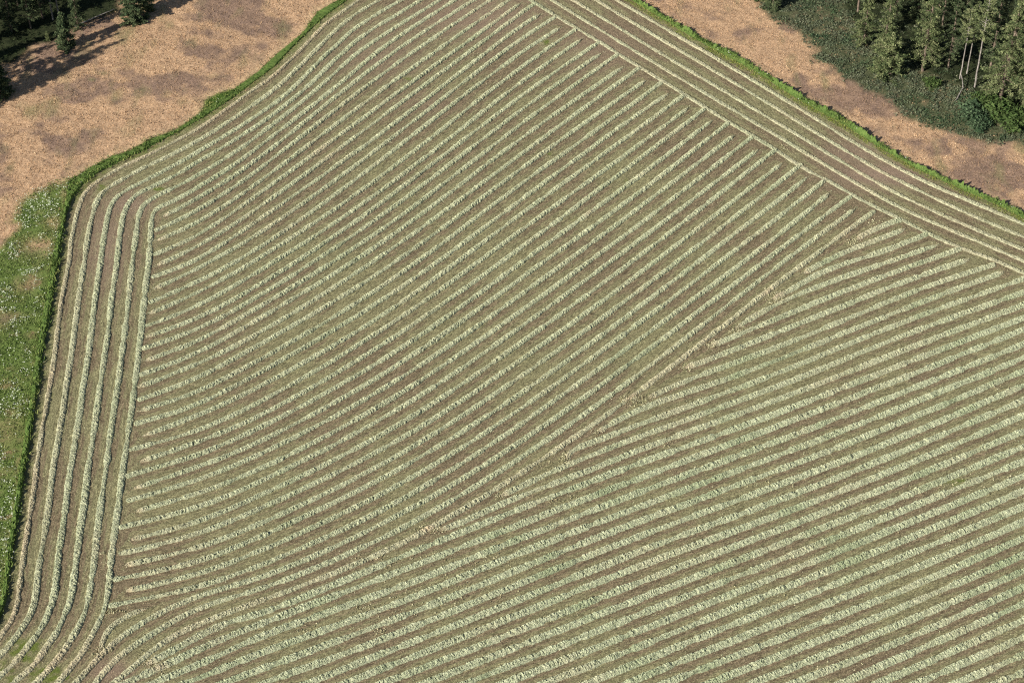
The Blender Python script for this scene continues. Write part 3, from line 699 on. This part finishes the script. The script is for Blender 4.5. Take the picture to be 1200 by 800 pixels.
# ------------------------------------------------------------------ trees
def tube(P, R, k=6):
    P = np.array(P, float); R = np.array(R, float); n = len(P); a = np.arange(k) / k * 2 * math.pi
    T = np.gradient(P, axis=0); T /= np.linalg.norm(T, axis=1)[:, None] + 1e-9
    ref = np.where(np.abs(T[:, 2:3]) > .9, [[1., 0, 0]], [[0, 0, 1.]]); B = np.cross(T, ref); B /= np.linalg.norm(B, axis=1)[:, None]; C = np.cross(T, B)
    V = P[:, None] + R[:, None, None] * (np.cos(a)[None, :, None] * B[:, None] + np.sin(a)[None, :, None] * C[:, None])
    I = np.arange(n * k).reshape(n, k); J = np.roll(I, -1, 1)
    return V.reshape(-1, 3), np.stack([I[:-1], J[:-1], J[1:], I[1:]], -1).reshape(-1, 4)
def conifer(H, W, bare, kind, seed, mat, bark, dens=1.0):
    """kind 'fir': full cone to near the ground; 'pine': rounded tufts high on a bare trunk. returns (trunk, crown) meshes"""
    rg = np.random.default_rng(seed); Vs, Fs, o = [], [], 0
    def add(v, f):
        nonlocal o; Vs.append(v); Fs.append(f + o); o += len(v)
    zt = np.linspace(-.4, H * .97, 12); lean = rg.normal(0, .012, 2) * H
    cx = lean[0] * (zt / H) ** 2 + rg.normal(0, .04, 12); cy = lean[1] * (zt / H) ** 2 + rg.normal(0, .04, 12)
    r0 = .011 * H + .06
    if kind == 'pine': r0 *= .72
    add(*tube(np.stack([cx, cy, zt], 1), r0 * (1 - zt / H) ** .8 * 1.0 + .03, 8))
    LV = []; tone = []
    z = bare * H; lev = 0
    while z < H * .985:
        f = (z / H - bare) / (1 - bare)
        if kind == 'fir': L = W * (1 - f) ** .9 * (.45 + .55 * min(1, f * 6 + .5)) * rg.uniform(.75, 1.2) + .2
        elif kind == 'pine': L = W * (math.sin(math.pi * min(1, f * .80 + .20)) ** .8) + .3
        else: L = W * (1 - f) ** .62 * (.55 + .6 * abs(math.sin(z * .9 + seed))) + .3
        nb = int(rg.integers(6, 10)) if kind != 'pine' else int(rg.integers(5, 8))
        for b in range(nb):
            if rg.random() < .12: continue
            a = rg.uniform(0, 2 * math.pi); Lb = L * rg.uniform(.55, 1.15)
            up = rg.uniform(-.55, -.10) if kind == 'fir' else (rg.uniform(-.35, .1) if kind == 'mix' else rg.uniform(-.1, .3))
            x0 = np.interp(z, zt, cx); y0 = np.interp(z, zt, cy)
            t = np.linspace(0, 1, 4); P = np.stack([x0 + np.cos(a) * Lb * t, y0 + np.sin(a) * Lb * t, z + Lb * (up * t + (.12 if kind == 'fir' else .18) * t ** 2)], 1)
            add(*tube(P, (.022 + .008 * Lb) * (1 - t * .8), 4))
            m = int((24 + Lb * 30) * dens); tq = rg.uniform(.22, 1.05, m) ** .8
            C = np.stack([np.interp(tq, t, P[:, i]) for i in range(3)], 1)
            sd = .10 + .12 * Lb * (1.1 - tq)[:, None]
            C = C + rg.normal(0, 1, (m, 3)) * sd * np.array([1, 1, .55])
            sz = rg.uniform(.15, .36, m)[:, None, None] * (.8 if H < 9 else 1)
            Dv = rg.normal(0, 1, (m, 3, 3)) * sz * .5; Dv[..., 2] *= .75
            LV.append((C[:, None] + Dv).reshape(-1, 3)); base = rg.uniform(.15, .85)
            tone.append(np.repeat(np.clip(base + rg.normal(0, .18, m), 0, 1), 3))
        z += rg.uniform(.60, 1.0) * (1 if H > 14 else .5); lev += 1
    tr = mk('trunk', np.concatenate(Vs), Fs, bark, link=False)
    LVv = np.concatenate(LV); crn = mk('crown', LVv, np.arange(len(LVv)).reshape(-1, 3), mat, attrs=dict(tone=np.concatenate(tone)), link=False)
    return tr, crn
def shrub(H, W, seed, mat):
    rg = np.random.default_rng(seed); Vs, Fs, o = [], [], 0
    LV, tone = [], []
    for b in range(14):
        a = rg.uniform(0, 2 * math.pi); ph = rg.uniform(.1, 1.2); L = H * rg.uniform(.6, 1.0)
        t = np.linspace(0, 1, 4); P = np.stack([np.cos(a) * W * .5 * t * math.sin(ph) * 1.6, np.sin(a) * W * .5 * t * math.sin(ph) * 1.6, L * t * math.cos(ph * .7)], 1)
        v, f = tube(P, .05 * (1 - .7 * t), 4); Vs.append(v); Fs.append(f + o); o += len(v)
        for c in range(4):
            m = 26; cc = P[-1] * rg.uniform(.55, 1.05) + rg.normal(0, .16, 3) * W
            C = cc + rg.normal(0, 1, (m, 3)) * W * .11
            LV.append((C[:, None] + rg.normal(0, .17, (m, 3, 3))).reshape(-1, 3)); tone.append(np.repeat(np.clip(rg.uniform(.2, .8) + rg.normal(0, .15, m), 0, 1), 3))
    V = np.concatenate(LV); V[:, 2] = np.maximum(V[:, 2], .02)
    return mk('stem', np.concatenate(Vs), Fs, M_BARK, link=False), mk('foliage', V, np.arange(len(V)).reshape(-1, 3), mat, attrs=dict(tone=np.concatenate(tone)), link=False)

PROTO = {
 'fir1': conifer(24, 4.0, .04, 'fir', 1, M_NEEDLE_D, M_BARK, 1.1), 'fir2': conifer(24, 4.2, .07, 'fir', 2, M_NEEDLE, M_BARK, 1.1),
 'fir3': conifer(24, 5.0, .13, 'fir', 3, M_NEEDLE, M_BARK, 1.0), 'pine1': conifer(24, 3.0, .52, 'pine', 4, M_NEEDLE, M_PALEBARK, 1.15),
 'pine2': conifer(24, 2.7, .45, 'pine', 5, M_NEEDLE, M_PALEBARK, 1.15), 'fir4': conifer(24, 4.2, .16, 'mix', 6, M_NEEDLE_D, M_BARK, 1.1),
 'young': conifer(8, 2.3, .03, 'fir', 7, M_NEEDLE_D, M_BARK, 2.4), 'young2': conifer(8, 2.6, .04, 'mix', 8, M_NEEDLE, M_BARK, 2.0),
 'shrub1': shrub(1.8, 2.6, 9, M_SHRUB), 'shrub2': shrub(1.3, 2.8, 10, M_TEAL),
}
PH = {'young': 8, 'young2': 8, 'shrub1': 1.8, 'shrub2': 1.3}
used = set()
def plant(kind, px, py, H, label, name, cat, group=None, wscale=1.0, rot=None):
    p = gnd(px, py); e = bpy.data.objects.new(name, None); COL.objects.link(e)
    z = float(sample(Z, np.array([p[0]]), np.array([p[1]]))[0])
    e.location = (p[0], p[1], z); e.empty_display_size = .5
    s = H / PH.get(kind, 24.0); e.scale = (s * wscale, s * wscale, s)
    e.rotation_euler = (0, 0, random.uniform(0, 6.28) if rot is None else rot)
    for ch in PROTO[kind]:
        c = ch.copy() if kind in used else ch
        COL.objects.link(c); c.parent = e
    used.add(kind)
    tag(e, label, cat, group)
    return e
def tpx(base, top_y):      # tree height in metres whose top shows at photo row top_y
    p = gnd(*base); lo, hi = 0, 80
    for _ in range(40):
        m = (lo + hi) / 2
        if pix(p[0], p[1], m)[1] > top_y: lo = m
        else: hi = m
    return lo
GL, GRW = 'conifers of the top-left wood', 'conifers of the top-right wood'
T = [ # kind, base px, top y, width scale, label
 ('young', (78,56), 14, 1.0, 'small dark fir standing alone in front of the top-left wood', GL),
 ('young2', (57,48), 37, .9, 'little round green shrub left of the small lone fir', GL),
 ('fir1', (92,34), -42, .75, 'lit fir just behind the small lone fir at the wood edge', GL),
 ('young', (157,25), -16, 1.25, 'broad bushy conifer at the top edge, right of the shaded wood opening', GL),
 ('young2', (172,13), -18, 1.0, 'narrow conifer at the top edge beside the broad bushy one', GL),
 ('young', (3,112), 72, 1.1, 'dark fir cut by the left edge at the head of the long shadow', GL),
 ('pine2', (62,24), -60, 1.0, 'thin-trunked pine at the wood edge behind the small lone fir', GL),
 ('pine1', (69,20), -66, .9, 'thin-trunked pine beside the lit fir with bare lower trunk showing', GL),
 ('fir4', (36,34), -42, .9, 'dark conifer of the front rank above the round green shrub', GL),
 ('fir1', (14,38), -34, .85, 'dark conifer of the front rank at the left edge', GL),
 ('fir4', (50,22), -62, .85, 'dark conifer between the front rank and the thin pines', GL),
]
for px, py in [(-14,50),(22,12),(0,8),(-30,30),(44,0),(75,-12),(95,-20),(118,-26),(60,-30),(20,-30),(-10,-25),(140,-40)]:
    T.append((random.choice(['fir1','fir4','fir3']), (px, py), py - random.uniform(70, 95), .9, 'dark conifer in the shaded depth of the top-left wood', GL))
# trees beyond the left edge whose shadows reach across the dry slope
def base_for_tip(tip, H):
    g = gnd(*tip); L = H / math.tan(SUN_ELEV)
    b = (g[0] - L * math.cos(SUN_AZ_TO), g[1] - L * math.sin(SUN_AZ_TO)); p = pix(b[0], b[1]); return (float(p[0]), float(p[1]))
for tip, h, kd in [((149,45), 32, 'fir1'), ((128,58), 31, 'fir4'), ((143,37), 32, 'fir2'), ((104,72), 27, 'fir1'), ((66,52), 26, 'fir4'), ((48,66), 24, 'fir1'), ((84,84), 25, 'fir4'), ((75,36), 24, 'fir1'), ((60,20), 24, 'fir4'), ((38,50), 23, 'fir1'), ((30,34), 24, 'fir4'), ((98,26), 24, 'fir1')]:
    T.append((kd, base_for_tip(tip, h), None, .90, 'tall conifer outside the left edge that throws a long shadow on the slope', GL, h))
T += [
 ('fir2', (1012,52), -40, .80, 'lit olive conifer at the left end of the top-right wood', GRW),
 ('fir3', (1034,72), -28, .70, 'olive conifer with a thin pale trunk, second from the left in the right wood', GRW),
 ('young2', (1040,88), 38, 1.1, 'short bushy conifer at the foot of the two leftmost right-hand trees', GRW),
 ('fir3', (1081,83), -34, .85, 'large yellow-green conifer with a drooping crown in mid right wood', GRW),
 ('fir4', (1111,80), -14, .70, 'dark sparse conifer right of the large yellow-green one', GRW),
 ('pine1', (1125,92), 6, .82, 'tall pine with a bare white trunk, left of the three slim pines', GRW),
 ('pine2', (1133,86), 2, .75, 'middle one of the three slim bare-trunked pines', GRW),
 ('pine1', (1142,102), -6, .80, 'right one of the three slim pines, its pale trunk reaching lowest', GRW),
 ('fir3', (1172,118), -14, .95, 'broad lit conifer with a reddish trunk near the right edge', GRW),
 ('fir2', (1199,122), 0, .85, 'conifer cut by the right edge of the photo', GRW),
 ('fir4', (1160,84), -30, .75, 'dark conifer behind the slim pines and the broad lit conifer', GRW),
 ('young', (905,10), -16, 1.3, 'small bushy conifer at the top edge above the brush slope', GRW),
 ('young2', (890,-2), -30, 1.2, 'bushy conifer just left of the small one at the top edge', GRW),
]
for px, py in [(1104,30),(1190,80),(1048,20),(1075,20),(1100,14),(1130,26),(1160,44),(1190,50),(1210,70),(1005,14),(1030,0),(1060,-14),(1095,-20),(1130,-10),(1165,-2),(1195,6),(1225,30),(1230,90),(1000,-26),(1025,-38)]:
    T.append((random.choice(['fir1','fir4']), (px, py), py - random.uniform(78, 105), .82, 'dark conifer in the shaded depth of the top-right wood', GRW))  # only darker needles back here, the wood's shade put into their colour
T += [
 ('shrub1', (1168,132), None, 1.3, 'bright green shrub at the foot of the broad lit conifer', 'shrubs below the right wood', 3.2),
 ('shrub1', (1186,146), None, 1.3, 'bright green shrub nearest the right edge of the photo', 'shrubs below the right wood', 3.2),
 ('shrub1', (1151,122), None, 1.1, 'bright green shrub below the lowest pale pine trunk', 'shrubs below the right wood', 2.6),
 ('shrub2', (1138,135), None, 1.7, 'blue-green spreading shrub left of the bright green shrubs', 'shrubs below the right wood', 2.0),
 ('shrub2', (1148,148), None, 1.5, 'blue-green shrub at the lower corner of the brush patch', 'shrubs below the right wood', 1.7),
 ('shrub1', (1092,100), None, 1.2, 'yellow-green shrub under the large yellow-green conifer', 'shrubs below the right wood', 1.8),
]
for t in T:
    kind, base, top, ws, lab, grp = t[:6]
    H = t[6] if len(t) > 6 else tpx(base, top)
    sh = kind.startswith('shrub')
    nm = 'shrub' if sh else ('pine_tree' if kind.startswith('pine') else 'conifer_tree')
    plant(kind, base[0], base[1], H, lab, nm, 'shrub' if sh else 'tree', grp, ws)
# dead branch and a fallen log by the pines
def deadwood(name, pts, r, label, cat):
    P = [(*gnd(a, b), z) for a, b, z in pts]
    v, f = tube(P, np.linspace(r, r * .35, len(P)), 6)
    o = mk(name, v, f, M_PALEBARK); tag(o, label, cat)
deadwood('dead_branch', [(1120,119,.1), (1124,112,.5), (1128,106,.9), (1127,99,1.5), (1125,94,2.0)], .26, 'bleached dead branch lying below the white-trunked pine', 'dead branch')
deadwood('fallen_log', [(88,32,.3), (100,27,.35), (115,20,.3), (134,12,.3)], .30, 'pale fallen log along the edge of the top-left shade', 'fallen log')
print('rows', len(ROWS), 'len', sum(r['s'][-1] for r in ROWS), 'mpp', mpp(600, 400), mpp(1150, 60), mpp(100, 500))
